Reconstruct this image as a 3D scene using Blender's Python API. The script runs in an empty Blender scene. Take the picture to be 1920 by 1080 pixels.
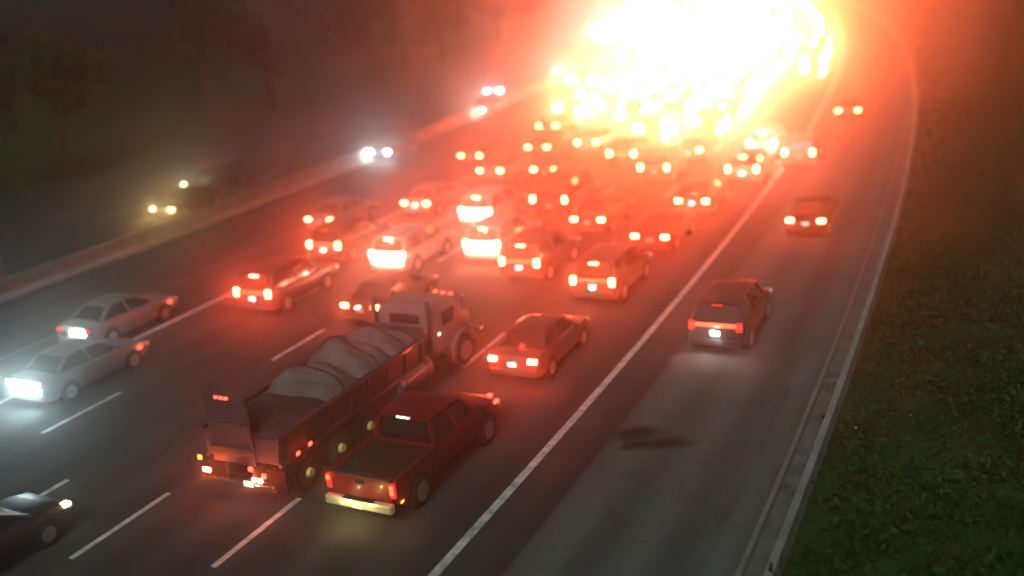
import bpy, bmesh, math, random
from mathutils import Vector, Matrix
random.seed(7)
sc = bpy.context.scene
R = math.radians

# ------------------------------------------------------------------ camera, sky, light, exposure
F_PX, CAM_H, PITCH, ROLL = 1906.0, 12.66, 0.3062, -0.0801
cam_d = bpy.data.cameras.new('camera')
cam = bpy.data.objects.new('camera', cam_d)
sc.collection.objects.link(cam)
_X, _D, _F = Vector((1, 0, 0)), Vector((0, -math.sin(PITCH), -math.cos(PITCH))), Vector((0, math.cos(PITCH), -math.sin(PITCH)))
_rt = _X * math.cos(ROLL) - _D * math.sin(ROLL)
_up = -(_X * math.sin(ROLL) + _D * math.cos(ROLL))
cam.matrix_world = Matrix(((_rt.x, _up.x, -_F.x, 0), (_rt.y, _up.y, -_F.y, 0), (_rt.z, _up.z, -_F.z, CAM_H), (0, 0, 0, 1)))
cam_d.sensor_width = 36
cam_d.lens = 36 * F_PX / 1920
cam_d.clip_end = 3000
cam_d.dof.use_dof = True
cam_d.dof.focus_distance = 26.0
cam_d.dof.aperture_fstop = (cam_d.lens / 1000) / (0.0110 * 26.0)
sc.camera = cam

W = bpy.data.worlds.new('World')
sc.world = W
W.use_nodes = True
wn = W.node_tree.nodes
wn.clear()
sky = wn.new('ShaderNodeTexSky')
sky.sky_type = 'NISHITA'
sky.sun_disc = False
SUN_EL, SUN_ROT = R(38), R(200)
sky.sun_elevation = SUN_EL
sky.sun_rotation = SUN_ROT
hs = wn.new('ShaderNodeHueSaturation')
hs.inputs['Saturation'].default_value = 0.35
tint = wn.new('ShaderNodeMix')
tint.data_type = 'RGBA'
tint.blend_type = 'MULTIPLY'
tint.inputs[0].default_value = 1.0
tint.inputs[7].default_value = (0.74, 1.0, 0.94, 1)
bg = wn.new('ShaderNodeBackground')
bg.inputs['Strength'].default_value = 0.0085
wo = wn.new('ShaderNodeOutputWorld')
W.node_tree.links.new(sky.outputs[0], hs.inputs['Color'])
W.node_tree.links.new(hs.outputs[0], tint.inputs[6])
W.node_tree.links.new(tint.outputs[2], bg.inputs[0])
W.node_tree.links.new(bg.outputs[0], wo.inputs[0])

sd = bpy.data.lights.new('skyglow_fill', 'SUN')  # soft lamp added as ambient fill, standing for the night skyglow
sd.energy = 1.6
sd.angle = R(25)
sd.color = (0.85, 1.0, 0.92)
sun = bpy.data.objects.new('skyglow_fill', sd)
sc.collection.objects.link(sun)
sun.location = (0, -20, 60)
sun.rotation_euler = (R(50), 0, R(-20))

sc.view_settings.view_transform = 'Standard'
sc.view_settings.look = 'None'
sc.view_settings.exposure = 0.0
sc.view_settings.gamma = 1.0
cy = sc.cycles
cy.max_bounces = 4
cy.diffuse_bounces = 1
cy.glossy_bounces = 2
cy.transmission_bounces = 2
cy.volume_bounces = 0
cy.transparent_max_bounces = 6
cy.caustics_reflective = False
cy.caustics_refractive = False
cy.sample_clamp_direct = 0
cy.sample_clamp_indirect = 4
cy.use_denoising = True
cy.use_adaptive_sampling = False
cy.use_light_tree = True

# ------------------------------------------------------------------ picture point -> place on the ground
CP, SP = math.cos(PITCH), math.sin(PITCH)
def G(x, y, h=0.0):
    u, v = (x - 960) / F_PX, (y - 540) / F_PX
    dx, dz = u * math.cos(ROLL) + v * math.sin(ROLL), u * math.sin(ROLL) - v * math.cos(ROLL)
    Y = CP + dz * SP
    Z = -SP + dz * CP
    t = (CAM_H - h) / -Z
    return dx * t, Y * t

# road axis: the white right edge line of the through lanes
def heading(s):
    return R(26.6 - max(0.0, min(s, 330) - 5) * 0.070)
STEP = 0.5
AX = {0: (-2.75, 18.5)}
x, y = -2.75, 18.5
for i in range(1, 741):
    a = heading((i - .5) * STEP)
    x += math.sin(a) * STEP
    y += math.cos(a) * STEP
    AX[i] = (x, y)
x, y = -2.75, 18.5
for i in range(-1, -121, -1):
    a = heading(i * STEP)
    x -= math.sin(a) * STEP
    y -= math.cos(a) * STEP
    AX[i] = (x, y)
def P(s, o, z=0.0):
    i = max(-119, min(739, math.floor(s / STEP)))
    f = s / STEP - i
    a, b = AX[i], AX[i + 1]
    h = heading(s)
    return Vector((a[0] + (b[0] - a[0]) * f + math.cos(h) * o, a[1] + (b[1] - a[1]) * f - math.sin(h) * o, z))
def inv(wx, wy):
    best = min(AX, key=lambda i: (AX[i][0] - wx) ** 2 + (AX[i][1] - wy) ** 2)
    s = best * STEP
    h = heading(s)
    dx, dy = wx - AX[best][0], wy - AX[best][1]
    return s + dx * math.sin(h) + dy * math.cos(h), dx * math.cos(h) - dy * math.sin(h)

# ------------------------------------------------------------------ materials
MATS = {}
def mat(name, col, rough=0.5, metal=0.0, emit=None, estr=0.0, coat=0.0, noise=0.0, nscale=8.0, spec=0.5, trans=0.0):
    if name in MATS:
        return MATS[name]
    m = bpy.data.materials.new(name)
    m.use_nodes = True
    nt = m.node_tree
    b = nt.nodes['Principled BSDF']
    b.inputs['Base Color'].default_value = (*col, 1)
    b.inputs['Roughness'].default_value = rough
    b.inputs['Metallic'].default_value = metal
    b.inputs['Coat Weight'].default_value = coat
    b.inputs['Specular IOR Level'].default_value = spec
    if emit:
        b.inputs['Emission Color'].default_value = (*emit, 1)
        b.inputs['Emission Strength'].default_value = estr
        m.cycles.emission_sampling = 'NONE'
    if noise:
        tc = nt.nodes.new('ShaderNodeTexCoord')
        n = nt.nodes.new('ShaderNodeTexNoise')
        n.inputs['Scale'].default_value = nscale
        n.inputs['Detail'].default_value = 6
        r = nt.nodes.new('ShaderNodeValToRGB')
        r.color_ramp.elements[0].position = 0.3
        r.color_ramp.elements[1].position = 0.7
        r.color_ramp.elements[0].color = (*[c * (1 - noise) for c in col], 1)
        r.color_ramp.elements[1].color = (*[min(1, c * (1 + noise)) for c in col], 1)
        nt.links.new(tc.outputs['Object'], n.inputs['Vector'])
        nt.links.new(n.outputs['Fac'], r.inputs[0])
        nt.links.new(r.outputs[0], b.inputs['Base Color'])
        bp = nt.nodes.new('ShaderNodeBump')
        bp.inputs['Strength'].default_value = 0.15
        nt.links.new(n.outputs['Fac'], bp.inputs['Height'])
        nt.links.new(bp.outputs[0], b.inputs['Normal'])
    MATS[name] = m
    return m

def asphalt(name, a, b_, streak=0.25, stains=()):
    m = bpy.data.materials.new(name)
    m.use_nodes = True
    nt = m.node_tree
    L = nt.links.new
    b = nt.nodes['Principled BSDF']
    b.inputs['Roughness'].default_value = 0.9
    b.inputs['Specular IOR Level'].default_value = 0.12
    tc = nt.nodes.new('ShaderNodeTexCoord')
    n1 = nt.nodes.new('ShaderNodeTexNoise')
    n1.inputs['Scale'].default_value = 0.22
    n1.inputs['Detail'].default_value = 5
    n2 = nt.nodes.new('ShaderNodeTexNoise')
    n2.inputs['Scale'].default_value = 14
    n2.inputs['Detail'].default_value = 4
    L(tc.outputs['Object'], n1.inputs['Vector'])
    L(tc.outputs['Object'], n2.inputs['Vector'])
    uv = nt.nodes.new('ShaderNodeUVMap')
    mp = nt.nodes.new('ShaderNodeMapping')
    mp.inputs['Scale'].default_value = (1.2, 0.03, 1)
    L(uv.outputs[0], mp.inputs[0])
    n3 = nt.nodes.new('ShaderNodeTexNoise')
    n3.inputs['Scale'].default_value = 1.0
    n3.inputs['Detail'].default_value = 3
    L(mp.outputs[0], n3.inputs['Vector'])
    s1 = nt.nodes.new('ShaderNodeMath'); s1.operation = 'MULTIPLY_ADD'
    L(n1.outputs['Fac'], s1.inputs[0]); s1.inputs[1].default_value = 0.6
    s2 = nt.nodes.new('ShaderNodeMath'); s2.operation = 'MULTIPLY_ADD'
    L(n2.outputs['Fac'], s2.inputs[0]); s2.inputs[1].default_value = 0.55
    L(n3.outputs['Fac'], s1.inputs[2])
    L(s1.outputs[0], s2.inputs[2])
    r = nt.nodes.new('ShaderNodeValToRGB')
    r.color_ramp.elements[0].position = 0.70
    r.color_ramp.elements[1].position = 1.30 if False else 1.0
    r.color_ramp.elements[0].color = (*a, 1)
    r.color_ramp.elements[1].color = (*b_, 1)
    L(s2.outputs[0], r.inputs[0])
    out = r.outputs[0]
    sx = nt.nodes.new('ShaderNodeSeparateXYZ'); L(uv.outputs[0], sx.inputs[0])
    w1 = nt.nodes.new('ShaderNodeMath'); w1.operation = 'MULTIPLY'; w1.inputs[1].default_value = 2 * math.pi / 1.75
    L(sx.outputs[0], w1.inputs[0])
    w2 = nt.nodes.new('ShaderNodeMath'); w2.operation = 'SINE'; L(w1.outputs[0], w2.inputs[0])
    w3 = nt.nodes.new('ShaderNodeMapRange'); w3.inputs[1].default_value = -1; w3.inputs[2].default_value = 1; w3.inputs[3].default_value = 0.74; w3.inputs[4].default_value = 1.1
    L(w2.outputs[0], w3.inputs[0])
    vo = nt.nodes.new('ShaderNodeTexVoronoi'); vo.feature = 'DISTANCE_TO_EDGE'; vo.inputs['Scale'].default_value = 0.33
    dn = nt.nodes.new('ShaderNodeTexNoise'); dn.inputs['Scale'].default_value = 1.6
    L(tc.outputs['Object'], dn.inputs['Vector'])
    va = nt.nodes.new('ShaderNodeVectorMath'); va.operation = 'MULTIPLY_ADD'; va.inputs[1].default_value = (1.6, 1.6, 0)
    L(dn.outputs['Color'], va.inputs[0]); L(tc.outputs['Object'], va.inputs[2]); L(va.outputs[0], vo.inputs['Vector'])
    cr = nt.nodes.new('ShaderNodeMapRange'); cr.inputs[1].default_value = 0.0; cr.inputs[2].default_value = 0.03; cr.inputs[3].default_value = 0.78; cr.inputs[4].default_value = 1.0
    L(vo.outputs['Distance'], cr.inputs[0])
    mm = nt.nodes.new('ShaderNodeMath'); mm.operation = 'MULTIPLY'; L(w3.outputs[0], mm.inputs[0]); L(cr.outputs[0], mm.inputs[1])
    vm = nt.nodes.new('ShaderNodeVectorMath'); vm.operation = 'SCALE'; L(out, vm.inputs[0]); L(mm.outputs[0], vm.inputs['Scale'])
    out = vm.outputs[0]
    for (cx, cyy, ra, rb, rot, dark) in stains:          # oil stains with an outline of their own
        v = nt.nodes.new('ShaderNodeMapping')
        v.vector_type = 'TEXTURE'
        v.inputs['Location'].default_value = (cx, cyy, 0)
        v.inputs['Rotation'].default_value = (0, 0, rot)
        v.inputs['Scale'].default_value = (ra, rb, 1)
        L(tc.outputs['Object'], v.inputs[0])
        ln = nt.nodes.new('ShaderNodeVectorMath'); ln.operation = 'LENGTH'
        L(v.outputs[0], ln.inputs[0])
        nn = nt.nodes.new('ShaderNodeTexNoise'); nn.inputs['Scale'].default_value = 3.4; nn.inputs['Detail'].default_value = 5
        L(tc.outputs['Object'], nn.inputs['Vector'])
        ad = nt.nodes.new('ShaderNodeMath'); ad.operation = 'ADD'
        L(ln.outputs['Value'], ad.inputs[0]); L(nn.outputs['Fac'], ad.inputs[1])
        mr = nt.nodes.new('ShaderNodeMapRange')
        mr.inputs[1].default_value = 0.85; mr.inputs[2].default_value = 1.55
        mr.inputs[3].default_value = dark; mr.inputs[4].default_value = 0.0
        L(ad.outputs[0], mr.inputs[0])
        mx = nt.nodes.new('ShaderNodeMix'); mx.data_type = 'RGBA'
        L(mr.outputs[0], mx.inputs[0]); L(out, mx.inputs[6])
        mx.inputs[7].default_value = (0.008, 0.008, 0.009, 1)
        out = mx.outputs[2]
    L(out, b.inputs['Base Color'])
    bp = nt.nodes.new('ShaderNodeBump'); bp.inputs['Strength'].default_value = 0.25; bp.inputs['Distance'].default_value = 0.02
    L(n2.outputs['Fac'], bp.inputs['Height'])
    L(bp.outputs[0], b.inputs['Normal'])
    return m

RED = (1.0, 0.045, 0.022)
M_lens = mat('red_lens', (0.35, 0.01, 0.01), 0.25, emit=RED, estr=9)
M_lens_dim = mat('red_reflector', (0.45, 0.012, 0.012), 0.25, emit=RED, estr=0.9)
M_lens_hot = mat('bright_red_lens', (0.4, 0.02, 0.01), 0.25, emit=(1, 0.12, 0.035), estr=150)
M_lens_far = mat('far_red_lens', (0.4, 0.02, 0.01), 0.25, emit=(1, 0.14, 0.06), estr=1500)
M_head_far = mat('far_headlight_lens', (0.8, 0.8, 0.8), 0.2, emit=(1, .96, .85), estr=600)
M_blaze = mat('blazing_tail_glare', (0.8, 0.7, 0.6), 0.3, emit=(1, .4, .25), estr=14)  # glowing colour that stands for saturated glare over a whole tail
M_amber = mat('amber_lens', (0.5, 0.2, 0.02), 0.3, emit=(1, 0.36, 0.05), estr=3.5)
M_white_lens = mat('white_lens', (0.8, 0.8, 0.8), 0.2, emit=(0.85, 0.97, 1.0), estr=45)
M_warm_lens = mat('warm_lens', (0.8, 0.75, 0.5), 0.2, emit=(1.0, 0.80, 0.38), estr=6)
M_warm_dim = mat('dim_marker_lens', (0.8, 0.75, 0.5), 0.2, emit=(1.0, 0.88, 0.6), estr=2.2)
M_glass = mat('tinted_glass', (0.012, 0.014, 0.016), 0.08, spec=0.6)
M_tyre = mat('tyre_rubber', (0.015, 0.015, 0.015), 0.85, noise=0.3, nscale=20)
M_rim = mat('rim_alloy', (0.45, 0.45, 0.44), 0.3, metal=0.9)
M_hub = mat('yellow_hub_glint', (0.70, 0.74, 0.22), 0.4, noise=0.2, nscale=12)  # small yellow-green glints on the hubs, put into the colour
M_chrome = mat('chrome', (0.75, 0.73, 0.66), 0.18, metal=1.0)
M_plate = mat('plate_white', (0.8, 0.8, 0.78), 0.4)
M_black = mat('black_trim', (0.012, 0.012, 0.012), 0.85, spec=.15)
M_dark = mat('dark_steel', (0.035, 0.035, 0.04), 0.55, noise=0.4, nscale=5)
def paint(name, c, rough=0.42, metal=0.0):
    return mat('paint_' + name, c, rough, metal=metal, coat=0.08, noise=0.06, nscale=3, spec=0.22)
PA = {'white': paint('white', (0.34, 0.34, 0.34)), 'silver': paint('silver', (0.15, 0.16, 0.165), 0.4, 0.0),
      'grey': paint('grey', (0.035, 0.036, 0.038)), 'black': paint('black', (0.012, 0.012, 0.013)),
      'red': paint('red', (0.13, 0.006, 0.007)), 'blue': paint('blue', (0.03, 0.06, 0.14)), 'tan': paint('tan', (0.32, 0.27, 0.2)),
      'purple_grey': paint('mauve', (0.30, 0.27, 0.33))}

# ------------------------------------------------------------------ mesh helpers
def link(o, parent=None):
    sc.collection.objects.link(o)
    if parent:
        o.parent = parent
    return o
def mesh_obj(name, bm, m, parent=None, smooth=False):
    me = bpy.data.meshes.new(name)
    bmesh.ops.recalc_face_normals(bm, faces=bm.faces)
    bm.to_mesh(me)
    bm.free()
    if smooth:
        for p in me.polygons:
            p.use_smooth = True
    for q in (m if isinstance(m, (list, tuple)) else [m]):
        me.materials.append(q)
    return link(bpy.data.objects.new(name, me), parent)
def box(bm, c, s, bev=0.0, rot=None, mi=0):
    r = bmesh.ops.create_cube(bm, size=1)
    vs = r['verts']
    bmesh.ops.scale(bm, vec=s, verts=vs)
    if rot:
        bmesh.ops.rotate(bm, cent=(0, 0, 0), matrix=Matrix.Rotation(rot[1], 3, rot[0]), verts=vs)
    bmesh.ops.translate(bm, vec=c, verts=vs)
    if bev:
        es = list({e for v in vs for e in v.link_edges})
        bmesh.ops.bevel(bm, geom=es, offset=bev, segments=2, affect='EDGES', profile=0.5)
    return bm
def cyl(bm, c, r, d, axis='X', seg=20, r2=None):
    g = bmesh.ops.create_cone(bm, cap_ends=True, segments=seg, radius1=r, radius2=r if r2 is None else r2, depth=d)
    vs = g['verts']
    if axis == 'X':
        bmesh.ops.rotate(bm, cent=(0, 0, 0), matrix=Matrix.Rotation(math.pi / 2, 3, 'Y'), verts=vs)
    elif axis == 'Y':
        bmesh.ops.rotate(bm, cent=(0, 0, 0), matrix=Matrix.Rotation(math.pi / 2, 3, 'X'), verts=vs)
    bmesh.ops.translate(bm, vec=c, verts=vs)
    return bm
def BX(name, c, s, m, parent, bev=0.0, rot=None):
    return mesh_obj(name, box(bmesh.new(), c, s, bev, rot), m, parent)
def loft(bm, secs):
    rings = [[bm.verts.new(p) for p in s] for s in secs]
    n = len(rings[0])
    for a, b in zip(rings, rings[1:]):
        for i in range(n):
            j = (i + 1) % n
            bm.faces.new((a[i], a[j], b[j], b[i]))
    bm.faces.new(rings[0])
    bm.faces.new(list(reversed(rings[-1])))
    return bm
def prism(bm, q0, q1):
    return loft(bm, [q0, q1])
def smooth_sharp(o, ang=35):
    me = o.data
    for p in me.polygons:
        p.use_smooth = True
    bm = bmesh.new(); bm.from_mesh(me)
    for e in bm.edges:
        if len(e.link_faces) == 2 and e.calc_face_angle(0) > R(ang):
            e.smooth = False
    bm.to_mesh(me); bm.free()
def tag(o, label, cat, group=None, kind=None):
    if label: o['label'] = label
    if cat: o['category'] = cat
    if group: o['group'] = group
    if kind: o['kind'] = kind
    return o
def empty(name):
    o = bpy.data.objects.new(name, None)
    o.empty_display_size = 0.3
    return link(o)

# ------------------------------------------------------------------ road and ground
def ribbon(name, o0, o1, z, m, s0=-40, s1=345, ds=2.5, kind='structure', n=1, wob=0.0):
    me = bpy.data.meshes.new(name)
    vs, fs, uv = [], [], []
    k = int((s1 - s0) / ds)
    for i in range(k + 1):
        s = s0 + (s1 - s0) * i / k
        for j in range(n + 1):
            o = o0 + (o1 - o0) * j / n
            vs.append(P(s, o, z)); uv.append((o, s))
    for i in range(k):
        for j in range(n):
            a = i * (n + 1) + j
            fs.append((a, a + 1, a + n + 2, a + n + 1))
    me.from_pydata(vs, [], fs)
    ul = me.uv_layers.new(name='UVMap')
    for l in me.loops:
        ul.data[l.index].uv = uv[l.vertex_index]
    me.materials.append(m)
    o = link(bpy.data.objects.new(name, me))
    if kind: o['kind'] = kind
    return o

gm = bpy.data.materials.new('soil_and_grass')
gm.use_nodes = True
nt = gm.node_tree
gb = nt.nodes['Principled BSDF']; gb.inputs['Roughness'].default_value = 0.95; gb.inputs['Specular IOR Level'].default_value = 0.1
tc = nt.nodes.new('ShaderNodeTexCoord'); gn = nt.nodes.new('ShaderNodeTexNoise')
gn.inputs['Scale'].default_value = 0.35; gn.inputs['Detail'].default_value = 8
gr = nt.nodes.new('ShaderNodeValToRGB')
gr.color_ramp.elements[0].position = 0.35; gr.color_ramp.elements[0].color = (0.018, 0.042, 0.010, 1)
gr.color_ramp.elements[1].position = 0.65; gr.color_ramp.elements[1].color = (0.034, 0.074, 0.018, 1)
nt.links.new(tc.outputs['Object'], gn.inputs['Vector']); nt.links.new(gn.outputs['Fac'], gr.inputs[0]); nt.links.new(gr.outputs[0], gb.inputs['Base Color'])
bm = bmesh.new()
vs = [bm.verts.new(v) for v in ((-900, -300, -0.06), (1100, -300, -0.06), (1100, 1500, -0.06), (-900, 1500, -0.06))]
bm.faces.new(vs)
o = mesh_obj('ground', bm, gm); o['kind'] = 'structure'

st = G(1195, 812); st2 = G(1235, 832)
stang = math.pi / 2 - heading(0)
M_road = asphalt('asphalt_worn', (0.020, 0.020, 0.021), (0.062, 0.062, 0.060))
M_lane = asphalt('pale_asphalt', (0.052, 0.058, 0.055), (0.118, 0.125, 0.116),
                 stains=((st[0], st[1], .85, 0.62, 0.1, .80), (st2[0], st2[1], 1.25, 0.42, -0.05, .72), (st2[0] - .7, st2[1] + .05, .5, .35, 0.3, .6)))
M_opp = asphalt('asphalt_far', (0.026, 0.027, 0.028), (0.055, 0.056, 0.056))
M_line = mat('road_paint_white', (0.52, 0.52, 0.50), 0.6, noise=0.45, nscale=3.2)
M_liney = mat('road_paint_yellow', (0.21, 0.20, 0.15), 0.6, noise=0.25, nscale=3)
M_conc = mat('barrier_concrete', (0.27, 0.27, 0.24), 0.85, noise=0.25, nscale=1.2)
ribbon('road', -29.0, 1.45, 0.0, M_road, n=6)
ribbon('exit_lane', 1.45, 6.38, 0.0, M_lane, n=2)
ribbon('opposing_road', -49.5, -30.1, 0.0, M_opp, n=4)
EDGE_W = 0.23
o = ribbon('road_edge_line', -EDGE_W / 2, EDGE_W / 2, 0.005, M_line)
ribbon('shoulder_edge_line', 6.18, 6.30, 0.005, M_liney)
ribbon('carpool_lane_line', -19.26, -19.04, 0.005, M_line)
ribbon('median_edge_line', -23.0, -22.88, 0.005, M_liney)
def dashes(name, off, starts, dl=3.3, w=0.15, s_max=150):
    bm = bmesh.new()
    for s in starts:
        k = 2
        for q in range(k):
            a, b = s + dl * q / k, s + dl * (q + 1) / k
            bm.faces.new([bm.verts.new(v) for v in (P(a, off - w / 2, .005), P(a, off + w / 2, .005), P(b, off + w / 2, .005), P(b, off - w / 2, .005))])
    o = mesh_obj(name, bm, M_line); o['kind'] = 'structure'
CYC = 12.5
for (px, py, off) in ((385, 1060, -5.08), (120, 1045, -8.72), (505, 675, -12.15), (75, 812, -15.55)):
    s0, oo = inv(*G(px, py))
    dashes('lane_dashes', off, [s0 + CYC * k for k in range(-3, 13)], w=0.17)
for off in (-34.5, -38.0, -41.5):
    dashes('far_lane_dashes', off, [3 + CYC * k for k in range(-2, 14)])
# ------------------------------------------------------------------ barriers
def barrier(name, off, prof, m, s0, s1, ds=2.0):
    bm = bmesh.new()
    k = max(1, int((s1 - s0) / ds))
    secs = []
    for i in range(k + 1):
        s = s0 + (s1 - s0) * i / k
        secs.append([P(s, off + a, z) for a, z in prof])
    loft(bm, secs)
    return mesh_obj(name, bm, m)
JERSEY = [(-.30, 0), (.30, 0), (.30, .08), (.13, .35), (.085, .95), (-.085, .95), (-.13, .35), (-.30, .08)]
b = barrier('median_barrier', -29.5, JERSEY, M_conc, -30, 345)
tag(b, 'long pale concrete median barrier between the stopped lanes and the opposing traffic', 'barrier')
KERB = [(-.16, 0), (.16, 0), (.14, .15), (-.14, .15)]
WALL = [(-.14, 0), (.14, 0), (.09, .42), (-.09, .42)]
w = barrier('shoulder_wall', 6.96, WALL, M_conc, -30, 330)
tag(w, 'long low pale concrete wall along the right shoulder beside the green verge', 'wall')
ribbon('gutter', 6.38, 6.85, 0.02, mat('gutter_concrete', (0.13, 0.13, 0.115), 0.9, noise=0.4, nscale=1.5))

# ------------------------------------------------------------------ verge and plants
import numpy as np
rng = np.random.default_rng(5)
def leaf_mat(name, a, b_):
    m = bpy.data.materials.new(name); m.use_nodes = True
    nt = m.node_tree; bs = nt.nodes['Principled BSDF']; bs.inputs['Roughness'].default_value = 0.8; bs.inputs['Specular IOR Level'].default_value = 0.15
    g = nt.nodes.new('ShaderNodeNewGeometry'); r = nt.nodes.new('ShaderNodeValToRGB')
    r.color_ramp.elements[0].color = (*a, 1); r.color_ramp.elements[1].color = (*b_, 1)
    nt.links.new(g.outputs['Random Per Island'], r.inputs[0]); nt.links.new(r.outputs[0], bs.inputs['Base Color'])
    return m
M_leaf = [leaf_mat('leaves_green', (0.022, 0.055, 0.012), (0.055, 0.12, 0.022)), leaf_mat('leaves_deep', (0.015, 0.040, 0.010), (0.03, 0.072, 0.016)),
          leaf_mat('leaves_olive', (0.05, 0.06, 0.02), (0.12, 0.13, 0.045))]
M_bark = mat('bark', (0.07, 0.05, 0.035), 0.9, noise=0.4, nscale=6)
def leaves(name, C, size, m, parent=None):
    n = len(C)
    u = rng.normal(size=(n, 3)); u /= np.linalg.norm(u, axis=1)[:, None]
    w = rng.normal(size=(n, 3)); v = np.cross(u, w); v /= np.linalg.norm(v, axis=1)[:, None]
    sz = size * rng.uniform(.6, 1.4, (n, 1))
    V = np.stack([C - u * sz, C + v * sz * .5, C + u * sz, C - v * sz * .5], 1).reshape(-1, 3)
    me = bpy.data.meshes.new(name)
    me.vertices.add(4 * n); me.vertices.foreach_set('co', V.ravel())
    me.loops.add(4 * n); me.loops.foreach_set('vertex_index', np.arange(4 * n, dtype=np.int32))
    me.polygons.add(n); me.polygons.foreach_set('loop_start', np.arange(0, 4 * n, 4, dtype=np.int32))
    me.update(calc_edges=True); me.validate()
    me.materials.append(m)
    return link(bpy.data.objects.new(name, me), parent)
def blob_points(n, rx, rz, cz, lumps=7):
    cs = []
    for _ in range(lumps):
        a = rng.uniform(0, 2 * math.pi); rr = rng.uniform(.15, .75)
        cs.append((math.cos(a) * rr * rx, math.sin(a) * rr * rx, cz + rng.uniform(-.55, .65) * rz, rng.uniform(.3, .5)))
    out = []
    for (a, b_, c, k) in cs:
        q = rng.normal(size=(n // lumps, 3)); q /= np.linalg.norm(q, axis=1)[:, None]
        q *= rng.uniform(.45, 1.08, (len(q), 1)) ** .6
        out.append(q * np.array([rx * k, rx * k, rz * k * 1.1]) + np.array([a, b_, c]))
    return np.concatenate(out)
def bank_h(o):      # the verge rises gently away from the road
    return max(0.0, min(1.0, (o - 8) / 12)) * 1.6
# bank terrain
me = bpy.data.meshes.new('verge_bank')
vs, fs = [], []
offs = [7.1, 8, 10, 12, 15, 18, 22, 28, 40, 70]
ss = [-40 + 3 * i for i in range(128)]
for s in ss:
    for o_ in offs:
        p = P(s, o_, 0.01 + bank_h(o_)); p.z += 0.18 * math.sin(s * .7 + o_ * 1.3) * min(1, max(0, (o_ - 7.5) / 4)) if o_ < 60 else 0
        vs.append(p)
no = len(offs)
for i in range(len(ss) - 1):
    for j in range(no - 1):
        a = i * no + j; fs.append((a, a + 1, a + no + 1, a + no))
me.from_pydata(vs, [], fs); me.materials.append(gm)
o = link(bpy.data.objects.new('verge_bank', me)); o['kind'] = 'structure'
# ground cover that nobody could count
pts = []
for _ in range(9500):
    s = rng.uniform(-16, 90) if rng.random() < .75 else rng.uniform(90, 200)
    o_ = 7.5 + 26 * rng.random() ** 1.2
    p = P(s, o_)
    k = 22 if s < 45 else 8
    h = rng.uniform(.12, .55) * (1 if o_ > 9 else .5) * (1 + .9 * math.sin(s * .31 + o_ * .5) * math.sin(o_ * .43 + 1))
    q = rng.normal(size=(k, 3)) * np.array([.34, .34, .5 * h]) + np.array([p.x, p.y, bank_h(o_) + h * .6])
    pts.append(q)
g = leaves('undergrowth', np.concatenate(pts), .10, M_leaf[1])
tag(g, 'dark leafy undergrowth covering the verge right of the wall', 'undergrowth', kind='stuff')
def shrub(px, py, r_, h_, label, mi=0, n=1500):
    n = int(n * 2.6); h_ *= .8
    s, o_ = inv(*G(px, py))
    p = P(s, o_)
    z0 = bank_h(o_)
    root = empty('shrub'); root.location = (p.x, p.y, z0)
    leaves('foliage', blob_points(n, r_, h_ * .55, h_ * .55), .085, M_leaf[mi], root)
    bm = bmesh.new()
    for k in range(5):
        a = k * 1.3
        prism(bm, [(.03, 0, -.1), (0, .03, -.1), (-.03, 0, -.1)], [(math.cos(a) * r_ * .5 + .01, math.sin(a) * r_ * .5, h_ * .8), (math.cos(a) * r_ * .5, math.sin(a) * r_ * .5 + .01, h_ * .8), (math.cos(a) * r_ * .5 - .01, math.sin(a) * r_ * .5, h_ * .8)])
    mesh_obj('stem', bm, M_bark, root)
    tag(root, label, 'shrub', 'shrubs on the verge right of the wall')

def tree(s, o_, h_, r_, label, group, mi=1, n=2600):
    p = P(s, o_)
    root = empty('tree'); root.location = (p.x, p.y, bank_h(o_) if o_ > 0 else 0)
    bm = bmesh.new()
    secs = []
    for k in range(6):
        t = k / 5
        rr = .26 * (1 - .7 * t) * h_ / 9
        secs.append([(math.cos(a) * rr + .25 * math.sin(t * 3 + s), math.sin(a) * rr + .2 * math.sin(t * 2.2 + o_), t * h_ * .8 - .1) for a in [i * math.pi / 4 for i in range(8)]])
    loft(bm, secs)
    for k in range(6):
        a = k * 1.05 + s; z = h_ * (.3 + .08 * k)
        e = Vector((math.cos(a) * r_ * .7, math.sin(a) * r_ * .7, z + h_ * .18))
        prism(bm, [(.07, 0, z), (0, .07, z), (-.07, 0, z)], [e + Vector((.02, 0, 0)), e + Vector((0, .02, 0)), e - Vector((.02, 0, 0))])
    mesh_obj('trunk', bm, M_bark, root)
    leaves('crown', blob_points(n, r_, h_ * .36, h_ * .64, 11), .27, M_leaf[mi], root)
    tag(root, label, 'tree', group)
for i in range(15):
    s = 4 + i * 15 + rng.uniform(-3, 3)
    tree(s, -54 - rng.uniform(0, 5), rng.uniform(10, 13), rng.uniform(4, 5.5),
         'dark tree lost in the night beyond the opposing lanes', 'dark trees beyond the opposing lanes', 1)
for i, (s, o_) in enumerate(((86, 17), (104, 21), (125, 16), (150, 20), (178, 17))):
    tree(s, o_, 7 + i * .4, 3.4, 'dark tree on the verge in the top right corner', 'dark trees on the right verge', 2, 2200)

# tall lamp-less post at the left edge and small sign-like plates are not readable in the dark
ps = P(*inv(*G(14, 552)))
bm = bmesh.new(); cyl(bm, (0, 0, 4.5), .11, 9, 'Z', 14, .07)
pole = empty('utility_pole'); pole.location = (ps.x, ps.y, 0)
mesh_obj('post', bm, mat('galvanised', (0.30, 0.32, 0.31), .5, metal=.4), pole, True)
BX('foot', (0, 0, .12), (.5, .5, .24), M_conc, pole, .03)
tag(pole, 'thin grey metal post standing by the median barrier at the left edge', 'pole')

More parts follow.
